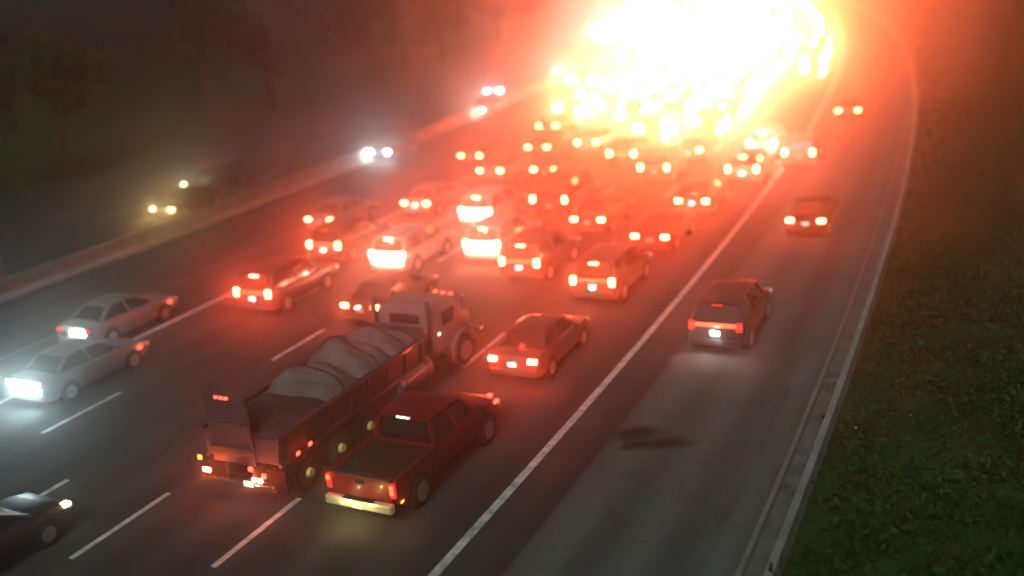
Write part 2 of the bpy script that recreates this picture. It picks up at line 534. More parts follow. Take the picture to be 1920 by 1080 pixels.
# ------------------------------------------------------------------ vehicles
def sec(y, hw, zb, zs, zt):
    h = [(hw * .84, zb), (hw * .97, zb + .10), (hw, zb + .45 * (zs - zb)), (hw * .985, zs - .09), (hw * .93, zs - .01), (hw * .55, zt - .005)]
    return [(-a, y, z) for a, z in h] + [(0, y, zt)] + [(a, y, z) for a, z in reversed(h)] + [(0, y, zb)]
SHAPES = {
 'sedan': dict(L=4.75, hw=.92, wr=.33, ax=(.98, 3.80), lamp=(.68, .86), top=(0, .93, 1.10),
    st=[(0, .76, .40, .86, .90), (.06, .84, .30, .97, 1.01), (.30, .90, .24, 1.02, 1.07), (.9, .92, .23, 1.00, 1.05), (2.4, .92, .22, .95, 1.0), (3.4, .92, .22, .93, .99), (4.2, .90, .23, .85, .91), (4.6, .83, .28, .74, .79), (4.75, .70, .38, .62, .66)],
    gh=[(.62, .76, .98), (3.62, .76, .95), (1.32, .60, 1.42), (2.66, .60, 1.42)]),
 'suv': dict(L=4.8, hw=.95, wr=.37, ax=(.95, 3.78), lamp=(.78, 1.02), top=(0, .30, 1.66),
    st=[(0, .84, .42, 1.02, 1.05), (.06, .91, .32, 1.10, 1.13), (.35, .95, .28, 1.12, 1.15), (1.2, .95, .27, 1.10, 1.13), (2.4, .95, .27, 1.07, 1.10), (3.4, .95, .27, 1.05, 1.10), (4.2, .93, .28, .98, 1.04), (4.65, .87, .34, .86, .9), (4.8, .76, .42, .72, .76)],
    gh=[(.10, .85, 1.10), (3.60, .83, 1.06), (.42, .70, 1.70), (2.80, .70, 1.70)]),
 'van': dict(L=5.2, hw=1.0, wr=.37, ax=(1.05, 4.2), lamp=(.88, 1.15), top=(0, .12, 2.02),
    st=[(0, .92, .42, 1.12, 1.15), (.06, .97, .34, 1.18, 1.2), (.4, 1.0, .3, 1.2, 1.22), (2.6, 1.0, .3, 1.18, 1.2), (4.2, 1.0, .3, 1.1, 1.14), (4.9, .92, .36, .95, 1.0), (5.2, .8, .44, .75, .8)],
    gh=[(.04, .95, 1.18), (4.5, .90, 1.12), (.16, .82, 2.05), (3.6, .82, 2.02)]),
}
def add_wheel(parent, x, y, r, w=.22, rim=M_rim):
    s = 1 if x > 0 else -1
    wh = mesh_obj('wheel', cyl(bmesh.new(), (x, y, r), r * 1.0, w * .9, 'X', 28), M_black, parent, False)
    bm = bmesh.new(); cyl(bm, (x, y, r), r * 1.005, w, 'X', 28)
    bmesh.ops.bevel(bm, geom=[e for e in bm.edges if len(e.link_faces) == 2 and e.calc_face_angle(0) > 1], offset=.03, segments=2, affect='EDGES')
    t = mesh_obj('tyre', bm, M_tyre, wh); smooth_sharp(t)
    bm = bmesh.new(); cyl(bm, (x + s * w * .5, y, r), r * .62, .03, 'X', 20)
    cyl(bm, (x + s * (w * .5 + .02), y, r), r * .2, .03, 'X', 12)
    for k in range(5):
        a = k * 2 * math.pi / 5
        box(bm, (x + s * (w * .5 + .02), y + math.cos(a) * r * .38, r + math.sin(a) * r * .38), (.02, .06, r * .36), 0, None)
    if rim is M_hub:
        mesh_obj('rim', bm, M_dark, wh)
        bm = bmesh.new(); cyl(bm, (x + s * (w * .5 + .06), y, r), r * .26, .10, 'X', 14, r * .2)
        mesh_obj('hub_cap', bm, M_hub, wh)
        return wh
    mesh_obj('rim', bm, rim, wh)
    return wh
def lathe_lens(parent, name, c, sz, m, bev=.03):
    return BX(name, c, sz, m, parent, bev)
def greenhouse(root, gh, pm, van=False):
    (y0, hw0, z0), (y1, hw1, z1), (y2, hw2, z2), (y3, hw3, z3) = gh
    base = [Vector((-hw0, y0, z0)), Vector((hw0, y0, z0)), Vector((hw1, y1, z1)), Vector((-hw1, y1, z1))]
    top = [Vector((-hw2, y2, z2)), Vector((hw2, y2, z2)), Vector((hw3, y3, z3)), Vector((-hw3, y3, z3))]
    def lerp(a, b, t): return a + (b - a) * t
    # inner glass body of four panes
    quads = {'rear_window': (base[0], base[1], top[1], top[0]), 'windshield': (base[3], base[2], top[2], top[3])}
    for nm, q in quads.items():
        n = (q[1] - q[0]).cross(q[3] - q[0]).normalized() * .02
        prism(bm := bmesh.new(), list(q), [v + n for v in q])
        mesh_obj(nm, bm, M_glass, root)
    for s, (a, b_, c, d) in ((-1, (base[0], base[3], top[3], top[0])), (1, (base[1], base[2], top[2], top[1]))):
        n = Vector((s * .02, 0, 0))
        bm = prism(bmesh.new(), [a, b_, c, d], [v - n for v in (a, b_, c, d)])
        mesh_obj('side_window', bm, M_glass, root)
    # pillars in body colour
    def strut(a, b_, w=.05, d=.07):
        bm = bmesh.new()
        prism(bm, [a + Vector(v) for v in ((-w, -d, 0), (w, -d, 0), (w, d, 0), (-w, d, 0))], [b_ + Vector(v) for v in ((-w, -d, 0), (w, -d, 0), (w, d, 0), (-w, d, 0))])
        mesh_obj('pillar', bm, pm, root)
    for a, b_ in zip(base, top):
        strut(a - Vector((0, 0, .03)), b_)
    for s, i, j in ((-1, 0, 3), (1, 1, 2)):
        for t in ((.52,) if not van else (.33, .66)):
            a = lerp(base[i], base[j], t); b_ = lerp(top[i], top[j], t if not van else t)
            strut(a + Vector((s * .005, 0, 0)), b_ + Vector((s * .005, 0, 0)), .025, .045)
        t = .18
    zc = (z2 + z3) / 2
    bm = bmesh.new()
    secs = []
    for t in (0, .06, .3, .7, .94, 1):
        y = y2 - .06 + (y3 - y2 + .12) * t
        k = {0: .93, .06: 1.0, .3: 1.03, .7: 1.03, .94: 1.0, 1: .93}[t]
        zz = zc + {0: -.01, .06: .03, .3: .06, .7: .06, .94: .03, 1: -.01}[t]
        hw = hw2 * k + .03
        secs.append([(-hw, y, zz - .05), (-hw * .93, y, zz), (-hw * .5, y, zz + .03), (0, y, zz + .035), (hw * .5, y, zz + .03), (hw * .93, y, zz), (hw, y, zz - .05), (0, y, zz - .06)])
    loft(bm, secs)
    o = mesh_obj('roof', bm, pm, root); smooth_sharp(o, 50)

def make_car(kind, pm, wscale=1.0):
    S = SHAPES[kind]
    root = empty({'sedan': 'sedan_car', 'suv': 'sport_utility_car', 'van': 'van'}[kind])
    o = mesh_obj('body', loft(bmesh.new(), [sec(*s) for s in S['st']]), pm, root); smooth_sharp(o, 42)
    greenhouse(root, S['gh'], pm, kind == 'van')
    for y in S['ax']:
        for s in (-1, 1):
            BM = bmesh.new(); cyl(BM, (s * (S['hw'] - .12), y, S['wr'] + .01), S['wr'] * 1.17, .25, 'X', 28)
            mesh_obj('wheel_arch', BM, M_black, root)
            add_wheel(root, s * (S['hw'] - .09), y, S['wr'])
    lx, lz = S['lamp']
    for s in (-1, 1):
        lathe_lens(root, 'taillight', (s * lx, -.005 + .03, lz), (.30 if kind == 'sedan' else .20, .12, .15 if kind == 'sedan' else .30), M_lens_hot)
        lathe_lens(root, 'headlight', (s * lx, S['L'] - .12, .66 if kind == 'sedan' else .8), (.3, .16, .13), M_plate)
        BX('side_mirror', (s * (S['hw'] + .06), S['gh'][1][0] - .55, S['gh'][1][2] + .08), (.2, .1, .13), pm, root, .03)
    tx, ty, tz = S['top']
    lathe_lens(root, 'high_brake_light', (tx, ty - .04, tz), (.34, .05, .05), M_lens_hot, .01)
    BX('rear_bumper', (0, .03, .47), (S['hw'] * 1.72, .16, .20), pm, root, .04)
    BX('licence_plate', (0, -.05 + .02, .72 if kind == 'sedan' else .80), (.32, .02, .16), M_plate, root, .004)
    BX('door_handle', (S['hw'] * .995, 1.75, .86), (.03, .18, .03), M_chrome, root, .005)
    BX('door_handle', (-S['hw'] * .995, 1.75, .86), (.03, .18, .03), M_chrome, root, .005)
    return root
PROTO = {}
def set_mat(o, m):
    o.material_slots[0].link = 'OBJECT'
    o.material_slots[0].material = m
PAINTED = {'body', 'pillar', 'roof', 'side_mirror', 'rear_bumper'}
def base_name(o): return o.name.split('.')[0]
def copy_tree(o, parent=None):
    kids = list(o.children)
    c = o.copy(); sc.collection.objects.link(c); c.parent = parent
    for k in kids:
        if k.type != 'LIGHT':
            copy_tree(k, c)
    return c
RED_L = (1.0, 0.016, 0.010)
HOT_L = (1.0, 0.035, 0.010)
FAR_L = (1.0, 0.10, 0.014)
WHT_L = (0.75, 0.95, 1.0)
LD = {}
def lamp(root, loc, power, col, rad=.07, name='lamp_glow'):
    key = (round(power, 2), col, rad)
    if key not in LD:
        d = bpy.data.lights.new(name, 'POINT')
        d.energy = power; d.color = col; d.shadow_soft_size = rad
        LD[key] = d
    o = bpy.data.objects.new(name, LD[key])
    sc.collection.objects.link(o); o.parent = root; o.location = loc
    return o
KPOW = 2.3
first_used = set()
def place(kind, px, py, color, label, power=60, h=None, top=True, col=RED_L, group='cars stopped in the through lanes', plate=0.0, wide=False, dh=0.0, rad=.08, cat=None, lens=None, shift=0):
    """rear of the vehicle centred where the photo shows its lamps"""
    S = SHAPES[kind]
    if kind not in PROTO:
        PROTO[kind] = make_car(kind, PA['grey']); root = PROTO[kind]
    else:
        root = copy_tree(PROTO[kind])
    hz = S['lamp'][1] if h is None else h
    wx, wy = G(px, py, hz)
    s, o_ = inv(wx, wy)
    root.location = (wx, wy, 0)
    root.rotation_euler = (0, 0, -heading(s) + dh)
    for c in root.children:
        n = base_name(c)
        if n in PAINTED: set_mat(c, PA[color])
        if n in ('taillight', 'high_brake_light'):
            set_mat(c, lens or M_lens_hot)
            if n == 'high_brake_light' and not top: set_mat(c, M_lens_dim)
    lx, lz = S['lamp']
    if power:
        for sg in (-1, 1):
            lamp(root, (sg * lx, -.13, lz), power * KPOW, col, rad)
        if top:
            t = S['top']; lamp(root, (0, t[1] - .18, t[2] + .02), power * KPOW * .35, col, .05)
        if wide:
            BX('tail_glare_panel', (0, -.03, lz - .14), (1.62, .06, .56), M_blaze, root, .03)  # glowing panel added for the saturated glare, not a lamp of the car
            for q in (-.5, -.17, .17, .5):
                lamp(root, (q, -.22, lz - .2), power * KPOW * .5, col, rad)
    if plate:
        lamp(root, (0, -.14, .80), plate, (.95, 1.0, .85), .035)
    tag(root, label, cat or {'sedan': 'car', 'suv': 'car', 'van': 'van'}[kind], group)
    return root
KW = dict()
# --- the stopped cars one can tell apart, near to far
c = place('suv', 1341, 612, 'black', 'dark car alone in the exit lane with dull red tail bar and white plate glow', 7.0, plate=40, top=False, group='cars in the exit lane', rad=.04, lens=M_lens_dim)
BX('tail_bar', (0, -.01, 1.06), (1.36, .06, .12), mat('red_bar', (.45, .012, .012), .25, emit=(1, .08, .03), estr=4.5), c, .02)
for q in (.25, .5, .68): BX('roof_glint', (q, 2.9, 1.70), (.12, .10, .05), M_lens_dim, c, .02)  # red reflections on the front of the roof, made as glowing pieces
place('sedan', 960, 676, 'grey', 'dark sedan with four bright red lamps right of the dump truck cab', 26, plate=5)
place('suv', 1110, 528, 'grey', 'grey car with a glowing pale bumper ahead of the dark four-lamped sedan', 30, plate=8, col=HOT_L)
place('suv', 472, 550, 'grey', 'car with a cluster of bright lamps beside the carpool line, left of the dump truck', 46, plate=6)
place('sedan', 674, 575, 'black', 'dark car with two round lamps directly ahead of the dump truck load', 10, top=False)
place('suv', 973, 492, 'grey', 'car with two tall lamps and an amber glow below, left of the pale bumper car', 40, col=HOT_L, plate=5)
place('sedan', 1218, 444, 'black', 'car with two round lamps just left of the white edge line, nearest there', 34)
place('suv', 725, 478, 'white', 'white van-like car whose whole tail is a blazing white block', 60, col=(1, .2, .12), wide=True)
place('suv', 606, 460, 'grey', 'car with two tall white lamps left of the blazing white block', 60, col=HOT_L, plate=6, top=False)
place('sedan', 598, 412, 'silver', 'pale sedan with light roof, farthest left of the stopped cars', 18, top=False)
place('suv', 902, 458, 'white', 'white car with a blazing white tail, lower of the two in one column', 50, col=(1, .2, .12), wide=True)
place('suv', 890, 396, 'white', 'white car with a blazing white tail, upper of the two in one column', 45, col=(1, .2, .12), wide=True)
place('sedan', 778, 381, 'silver', 'car with two white lamps joined by a bright strip, left of the blazing tails', 80, col=HOT_L, plate=10, top=False)
place('sedan', 1101, 412, 'grey', 'dark car with two separate round lamps in the middle of the queue', 24, top=False)
place('van', 1028, 374, 'grey', 'wide dark van with two far-apart lamps and small ones between', 22, top=False)
place('sedan', 1297, 377, 'grey', 'car with blazing lamps close to the white edge line, midway up', 90, col=HOT_L, plate=8)
place('sedan', 1020, 318, 'grey', 'small car with two ring-like lamps ahead of the wide van', 26, top=False)
place('sedan', 918, 320, 'silver', 'car whose lamps merge in a short white bar, below the triangle of lamps', 70, col=HOT_L)
place('sedan', 881, 292, 'grey', 'car with three lamps in a triangle on the left side of the queue', 50, col=HOT_L)
place('sedan', 1007, 276, 'grey', 'small car with two even lamps right of the triangle of lamps', 36, top=False)
place('suv', 1391, 317, 'silver', 'car with a lit tail beside the edge line, under the white glare', 80, col=HOT_L, plate=8)
place('sedan', 1291, 281, 'grey', 'car with two small lamps in the orange glow under the white glare', 45, top=False)
place('suv', 1225, 314, 'grey', 'car with one visible lamp in the orange glow, left of centre lane', 40, top=False)
place('suv', 1165, 288, 'grey', 'car with lamps in the orange glow at the lower left rim of the glare', 60, col=HOT_L, top=False)
place('sedan', 1100, 267, 'silver', 'car with a clump of white lamps at the left rim of the glare', 90, col=HOT_L)
place('sedan', 1026, 236, 'grey', 'car with a pair of lamps farthest left beneath the opposing headlights', 50, top=False)
place('suv', 1428, 268, 'white', 'car with a blazing tail at the lower right rim of the glare', 150, col=(1, .5, .3))
# exit lane
place('sedan', 1510, 414, 'black', 'black car with a shallow V of red lamps in the exit lane', 8, group='cars in the exit lane', plate=1.0, col=HOT_L)
place('sedan', 1590, 207, 'grey', 'far car in the exit lane with two orange lamps in the red glow', 16, group='cars in the exit lane', top=False, col=HOT_L)
place('suv', 1497, 286, 'tan', 'tan car with a warm lit tail crossing the edge line toward the exit lane', 26, group='cars in the exit lane', top=False, col=HOT_L)

# --- two pale cars in the left lanes
c = place('sedan', 136, 620, 'silver', 'silver grey sedan by the median with a white plate glow on its tail', 0, plate=40, top=False, rad=.03, lens=M_lens_dim, group='pale cars in the left lanes')
mk = BX('side_marker_or_glint', (.93, 4.15, .70), (.03, .16, .07), M_lens, c, .01)  # glowing piece for brake light reflected on the front corner
lamp(c, (1.02, 4.2, .72), 9, (1, .2, .08), .08)  # small lamp added to give that reflection its glow
BX('white_tail_glare', (.42, -.03, .80), (.42, .05, .26), M_white_lens, c, .02)  # glowing panel added for the white glare on the tail
c = place('sedan', 45, 722, 'silver', 'silver grey sedan with a dazzling bluish white tail at the left edge', 0.0, top=False, rad=.05, lens=M_lens_dim, group='pale cars in the left lanes')
for q in (-.6, -.2, .2, .6):
    lamp(c, (q, -.16, .84), 65, (.62, .93, 1.0), .12)  # lamps added to spread the bluish white glare of this tail
BX('white_tail_glare', (0, -.03, .86), (1.5, .05, .26), M_white_lens, c, .02)  # glowing panel added for the glare across the whole tail
BX('side_marker_or_glint', (.93, 4.15, .70), (.03, .16, .07), M_lens, c, .01)  # reflected brake light on the front corner, made as a glowing piece
lamp(c, (1.02, 4.2, .72), 8, (1, .2, .08), .08)  # lamp added for the glow of the corner reflection
# --- dark car cut by the left edge
S = SHAPES['sedan']
c = copy_tree(PROTO['sedan'])
fx, fy = G(92, 1010, 0.2)
s_, o_ = inv(fx, fy)
h_ = heading(s_)
fwd = Vector((math.sin(h_), math.cos(h_), 0)); rt = Vector((math.cos(h_), -math.sin(h_), 0))
c.location = Vector((fx, fy, 0)) - fwd * 3.8 - rt * .9
c.rotation_euler = (0, 0, -h_)
for k in c.children:
    if base_name(k) in PAINTED: set_mat(k, PA['black'])
    if base_name(k) in ('taillight', 'high_brake_light'): set_mat(k, M_lens_dim)
BX('corner_lamp', (.80, 4.52, .74), (.2, .22, .12), M_warm_lens, c, .03)
lamp(c, (.93, 4.62, .80), 2.2, (1, .9, .7), .07)
tag(c, 'black sedan cut off by the lower left edge with a pale front corner lamp', 'car', 'cars stopped in the through lanes')

# ------------------------------------------------------------------ red pickup
def pickup():
    root = empty('pickup_truck')
    pm = PA['red']
    HW = 1.02
    def psec(y, hw, zb, zs, zt): return sec(y, hw, zb, zs, zt)
    o = mesh_obj('body', loft(bmesh.new(), [psec(*s) for s in [(2.0, HW * .98, .42, 1.14, 1.15), (2.1, HW, .40, 1.18, 1.19), (3.2, HW, .40, 1.16, 1.18), (4.3, HW, .40, 1.14, 1.18), (4.45, HW, .40, 1.12, 1.19), (5.2, HW * .98, .42, 1.04, 1.13), (5.6, HW * .9, .46, .92, 1.0), (5.75, HW * .8, .5, .80, .84)]]), pm, root); smooth_sharp(o, 42)
    bm = bmesh.new()
    for s in (-1, 1):
        box(bm, (s * (HW - .07), 1.05, .85), (.14, 1.96, .66), .035)
        box(bm, (s * (HW - .35), 1.0, .72), (.22, .9, .20), .02)
    mesh_obj('bed_side', bm, pm, root)
    BX('bed_floor', (0, 1.02, .60), (1.8, 1.9, .06), M_black, root)
    tg = BX('tailgate', (0, .045, .86), (HW * 1.72, .09, .60), pm, root, .03)
    BX('handle', (0, -.012, 1.02), (.26, .03, .08), M_black, tg, .01)
    BX('bed_rim', (0, .06, 1.175), (HW * 1.7, .14, .03), M_dark, root, .01)
    BX('bed_cover', (0, 1.05, 1.10), (1.72, 1.80, .05), M_black, root, .02)
    o = BX('rear_bumper', (0, -.12, .50), (HW * 1.92, .20, .24), mat('lamplit_bumper_steel', (0.62, 0.58, 0.40), .4, metal=.35), root, .05)  # yellow lamp light on the bumper is put into its colour
    BX('step_pad', (0, -.12, .615), (.9, .16, .012), M_black, o)
    greenhouse(root, [(2.08, .90, 1.17), (4.42, .88, 1.14), (2.22, .74, 1.80), (3.62, .74, 1.80)], pm)
    for y in (1.05, 4.65):
        for s in (-1, 1):
            BM = bmesh.new(); cyl(BM, (s * (HW - .115), y, .43), .50, .25, 'X', 28)
            mesh_obj('wheel_arch', BM, M_black, root)
            add_wheel(root, s * (HW - .07), y, .41, .27)
    for s in (-1, 1):
        BX('taillight', (s * (HW - .09), .01, .92), (.15, .10, .40), M_lens_dim, root, .03)
        BX('lamp_bulb', (s * (HW - .09), -.045, 1.02), (.11, .03, .12), M_lens, root, .01)
        BX('side_mirror', (s * (HW + .13), 4.15, 1.26), (.26, .12, .22), M_black, root, .04)
        BX('headlight', (s * .75, 5.66, .78), (.35, .14, .22), M_plate, root, .04)
        BX('door_handle', (s * (HW + .005), 2.75, 1.0), (.03, .2, .04), M_chrome, root, .01)
    BX('lamp_bulb', (HW - .09, -.045, .88), (.11, .03, .11), M_lens, root, .01)
    BX('high_brake_light', (0, 2.12, 1.78), (.4, .05, .05), M_warm_dim, root, .01)
    BX('licence_plate', (0, -.235, .50), (.31, .02, .16), M_plate, root, .004)
    BX('side_marker_or_glint', (HW + .005, .22, .55), (.02, .12, .06), M_amber, root)
    BX('side_marker_or_glint', (HW - .04, 5.35, .95), (.10, .22, .07), M_lens, root, .02)  # glowing piece for brake light from ahead reflected on the nose
    BX('side_marker_or_glint', (HW - .30, 5.5, 1.06), (.14, .14, .05), M_lens, root, .02)  # second red reflection on the nose, also made to glow
    wx, wy = G(675, 905, 1.0)
    s, o_ = inv(wx, wy)
    root.location = (wx, wy, 0)
    root.rotation_euler = (0, 0, -heading(s) - R(1))
    for sg in (-1, 1):
        lamp(root, (sg * (HW - .09), -.12, 1.0), 4, RED_L, .05)
    lamp(root, (-.35, -.38, .62), 8, (1, .85, .35), .03)  # this yellow lamp and the next are added to light the bumper
    lamp(root, (.25, -.50, .66), 16, (1, .80, .25), .02)
    lamp(root, (HW + .12, .25, .52), 1.0, (1, .4, .08), .05)
    tag(root, 'red pickup truck with a black covered bed and bright chrome bumper, nearest vehicle', 'pickup truck')
pickup()

# ------------------------------------------------------------------ big dump truck with a covered load
def dump_truck():
    root = empty('dump_truck')
    HW = 1.22
    wp = paint('dusty_mauve', (0.05, 0.043, 0.05), .6); M_cab = paint('off_white', (0.13, 0.13, 0.15))
    M_tarp = mat('tarpaulin_grey', (0.115, 0.11, 0.11), .75, noise=.35, nscale=1.6)
    # chassis
    bm = bmesh.new()
    for s in (-1, 1): box(bm, (s * .42, 4.9, .92), (.12, 9.4, .28), .01)
    for y in (.6, 2.4, 4.4, 6.4): box(bm, (0, y, .92), (.8, .12, .2))
    mesh_obj('chassis', bm, M_dark, root)
    BX('rear_bumper', (0, .12, .62), (2.3, .14, .18), M_chrome, root, .03)
    # dump body: tapering sided open box with ribs
    z0, z1 = 1.15, 1.85
    y0, y1 = .35, 6.7
    def trap(y, k=1.0):
        return [(-HW * .93, y, z0), (HW * .93, y, z0), (HW, y, z1), (-HW, y, z1)]
    bed = mesh_obj('dump_box', loft(bmesh.new(), [trap(y0), trap(y1)]), wp, root)
    for s in (-1, 1):
        bm = bmesh.new()
        for i in range(8):
            y = y0 + .25 + i * .84
            bm = bmesh.new()
            prism(bm, [(s * (HW * .93 - .01), y - .05, z0), (s * (HW * .93 + .07), y - .05, z0), (s * (HW * .93 + .07), y + .05, z0), (s * (HW * .93 - .01), y + .05, z0)],
                  [(s * (HW - .01), y - .05, z1), (s * (HW + .07), y - .05, z1), (s * (HW + .07), y + .05, z1), (s * (HW - .01), y + .05, z1)])
            mesh_obj('side_rib', bm, wp, bed)
        BX('top_rail', (s * (HW + .01), (y0 + y1) / 2, z1 + .05), (.16, y1 - y0 + .1, .12), wp, root, .03)
        BX('bottom_rail', (s * (HW * .93 + .04), (y0 + y1) / 2, z0 - .03), (.12, y1 - y0, .12), M_dark, root, .02)
    g = BX('tailgate', (-.2, y0 - .06, 2.02), (1.35, .08, 1.9), M_dark, root, .02)
    for zz in (1.5, 2.2, 2.85): BX('gate_rib', (-.2, y0 - .13, zz), (1.3, .05, .07), M_dark, g, .01)
    BX('cab_guard', (0, 6.78, z1 + .15), (2.3, .08, .4), wp, root, .03)
    # lumpy covered load
    def grid_lump(name, ya, yb, hgt, seed, m):
        bm = bmesh.new(); n, k = 22, 12
        g = []
        for i in range(n + 1):
            row = []
            for j in range(k + 1):
                u, v = i / n, j / k
                e = (math.sin(math.pi * u) ** .45) * (math.sin(math.pi * v) ** .5)
                z = z1 - .02 + hgt * e * (1 + .25 * math.sin(7.1 * u + seed) * math.cos(6.3 * v + seed)) + .03 * math.sin(23 * u + 9 * v + seed) * math.cos(17 * v - 5 * u)
                row.append(bm.verts.new((-HW * .92 + 2 * HW * .92 * v, ya + (yb - ya) * u, z)))
            g.append(row)
        for i in range(n):
            for j in range(k):
                bm.faces.new((g[i][j], g[i + 1][j], g[i + 1][j + 1], g[i][j + 1]))
        lc = mesh_obj(name, bm, m, root, True)
        for q in (.5,):
            pts = []
            for j in range(13):
                v = j / 12; e = (math.sin(math.pi * q) ** .45) * (math.sin(math.pi * v) ** .5)
                pts.append((-HW * .93 + 2 * HW * .93 * v, ya + (yb - ya) * q, z1 + .03 + hgt * e * (1 + .25 * math.sin(7.1 * q + seed) * math.cos(6.3 * v + seed))))
            bm = bmesh.new()
            loft(bm, [[(a, b_ - .02, c - .02), (a, b_ + .02, c - .02), (a, b_ + .02, c + .015), (a, b_ - .02, c + .015)] for a, b_, c in pts])
            mesh_obj('strap', bm, M_dark, lc)
    grid_lump('load_cover', .55, 2.5, .22, 1.0, mat('tarpaulin_black', (0.03, 0.03, 0.033), .7, noise=.3, nscale=2))
    grid_lump('load_cover', 2.35, 3.75, .62, 2.4, M_tarp)
    grid_lump('load_cover', 3.85, 5.25, .70, 1.2, M_tarp)
    grid_lump('load_cover', 5.30, 6.55, .50, 4.0, mat('tarpaulin_dark', (0.12, 0.11, 0.12), .7, noise=.3, nscale=2))
    # rear lamp board on an upright frame
    for k in (-1, 0, 1): BX('marker_light', (k * .16 - .25, .22, 2.90), (.11, .05, .09), M_lens, root, .02)
    for s, z, m in ((-.98, .92, M_lens_hot), (-.86, .92, M_lens_hot), (.62, .86, M_lens_hot), (.80, .86, M_lens_hot), (-1.08, 1.25, M_amber), (.55, 1.15, M_lens), (.95, 1.02, M_lens)):
        BX('taillight', (s, .02, z), (.13, .06, .13), m, root, .03)
    BX('licence_plate', (.40, .02, .72), (.31, .02, .16), M_plate, root)
    for (y, z) in ((.9, 1.20), (1.35, 1.22)):
        BX('side_marker_or_glint', (HW + .05, y, z), (.03, .13, .10), M_lens, root, .02)
    BX('side_marker_or_glint', (HW + .12, 7.3, 1.75), (.05, .10, .10), M_warm_dim, root, .02)
    BX('side_marker_or_glint', (-HW - .10, 6.9, 2.6), (.16, .18, .10), M_warm_dim, root, .02)
    BX('mudflap', (.95, .42, .62), (.6, .03, .65), M_black, root)
    BX('mudflap', (-.95, .42, .62), (.6, .03, .65), M_black, root)
    # wheels
    for y in (1.15, 2.40, 3.65):
        for s in (-1, 1):
            add_wheel(root, s * (HW - .20), y, .52, .52, M_hub)
    for s in (-1, 1): add_wheel(root, s * (HW - .15), 8.85, .52, .32, M_rim)
    # tank
    for s in (-1, 1):
        bm = bmesh.new(); cyl(bm, (s * (HW - .25), 6.05, .86), .36, 1.7, 'Y', 24)
        bmesh.ops.bevel(bm, geom=[e for e in bm.edges if len(e.link_faces) == 2 and e.calc_face_angle(0) > 1], offset=.05, segments=2, affect='EDGES')
        t = mesh_obj('fuel_tank', bm, PA['silver'], root); smooth_sharp(t)
        for yy in (5.5, 6.6):
            BM = bmesh.new(); cyl(BM, (s * (HW - .25), yy, .86), .375, .07, 'Y', 24); mesh_obj('strap', BM, M_dark, t)
    # cab
    cs = []
    for (y, hw, zt) in ((7.45, 1.02, 2.40), (7.5, 1.10, 2.52), (8.5, 1.10, 2.54), (8.85, 1.06, 2.44)):
        cs.append([(-hw, y, 1.0), (hw, y, 1.0), (hw, y, 1.85), (hw * .93, y, zt - .15), (hw * .8, y, zt), (0, y, zt + .05), (-hw * .8, y, zt), (-hw * .93, y, zt - .15), (-hw, y, 1.85)])
    cab = mesh_obj('cab', loft(bmesh.new(), cs), M_cab, root); smooth_sharp(cab, 40)
    BX('side_window', (1.105, 8.2, 2.0), (.03, .7, .45), M_glass, cab, .01)
    BX('side_window', (-1.105, 8.2, 2.0), (.03, .7, .45), M_glass, cab, .01)
    BX('rear_window', (0, 7.44, 2.1), (1.1, .03, .32), M_glass, cab, .01)
    BX('windshield', (0, 8.90, 2.1), (1.9, .04, .5), M_glass, cab, .01)
    bm = bmesh.new()
    loft(bm, [[(-hw, y, .9), (hw, y, .9), (hw, y, zt - .2), (hw * .8, y, zt), (-hw * .8, y, zt), (-hw, y, zt - .2)] for (y, hw, zt) in ((8.82, 1.0, 1.80), (9.5, .88, 1.68), (9.95, .78, 1.55), (10.05, .70, 1.42))])
    hd = mesh_obj('hood', bm, M_cab, root); smooth_sharp(hd, 40)
    BX('grille', (0, 10.06, 1.25), (1.0, .04, .7), M_chrome, hd, .01)
    BX('front_bumper', (0, 10.1, .68), (2.3, .2, .3), M_chrome, root, .05)
    for s in (-1, 1):
        bm = bmesh.new()
        secs = []
        for i in range(9):
            a = math.pi * i / 8
            yy, zz = 8.85 - math.cos(a) * .68, .62 + math.sin(a) * .60
            dy, dz = -math.cos(a) * .05, math.sin(a) * .05
            xa, xb = s * .78, s * (HW + .04)
            secs.append([(xa, yy, zz), (xb, yy, zz), (xb, yy + dy, zz + dz), (xa, yy + dy, zz + dz)])
        loft(bm, secs); f = mesh_obj('fender', bm, M_cab, root)
        bm = bmesh.new(); cyl(bm, (s * 1.0, 7.28, 1.95), .08, 1.7, 'Z', 16); mesh_obj('exhaust_stack', bm, M_dark, root, True)
        bm = bmesh.new(); box(bm, (s * 1.34, 8.75, 2.25), (.12, .14, .55), .03); box(bm, (s * 1.22, 8.72, 2.45), (.24, .03, .03)); mesh_obj('side_mirror', bm, M_chrome, root)
        BX('step', (s * 1.08, 7.9, .72), (.25, .8, .10), M_chrome, root, .02)
    for k in range(3): BX('roof_glint', (.35 + k * .28, 8.75, 2.57 - k * .02), (.12, .10, .06), M_lens, cab, .02)  # red reflections along the cab roof, built as glowing pieces
    # place it: the rear stands where the photo shows the tail lamps
    wx, wy = G(440, 895, .85)
    s, o_ = inv(wx, wy)
    root.location = (wx, wy, 0)
    root.rotation_euler = (0, 0, -heading(s))
    root.scale = (1, 1.16, 1)
    lamp(root, (-.92, -.12, .92), 2.6, HOT_L, .06)
    lamp(root, (.72, -.12, .86), 3.4, HOT_L, .06)
    lamp(root, (.45, -.14, .74), 5, (1, .95, .75), .05)
    lamp(root, (-.25, .12, 2.92), .7, RED_L, .04)
    lamp(root, (.55, -.10, 1.15), .6, RED_L, .04)
    lamp(root, (HW + .18, 1.12, 1.2), 2.0, RED_L, .06)
    lamp(root, (HW + .6, 2.0, .75), 1.6, (.95, 1, .35), .01)
    lamp(root, (HW + .25, 7.3, 1.75), 1.6, (1, .9, .7), .04)
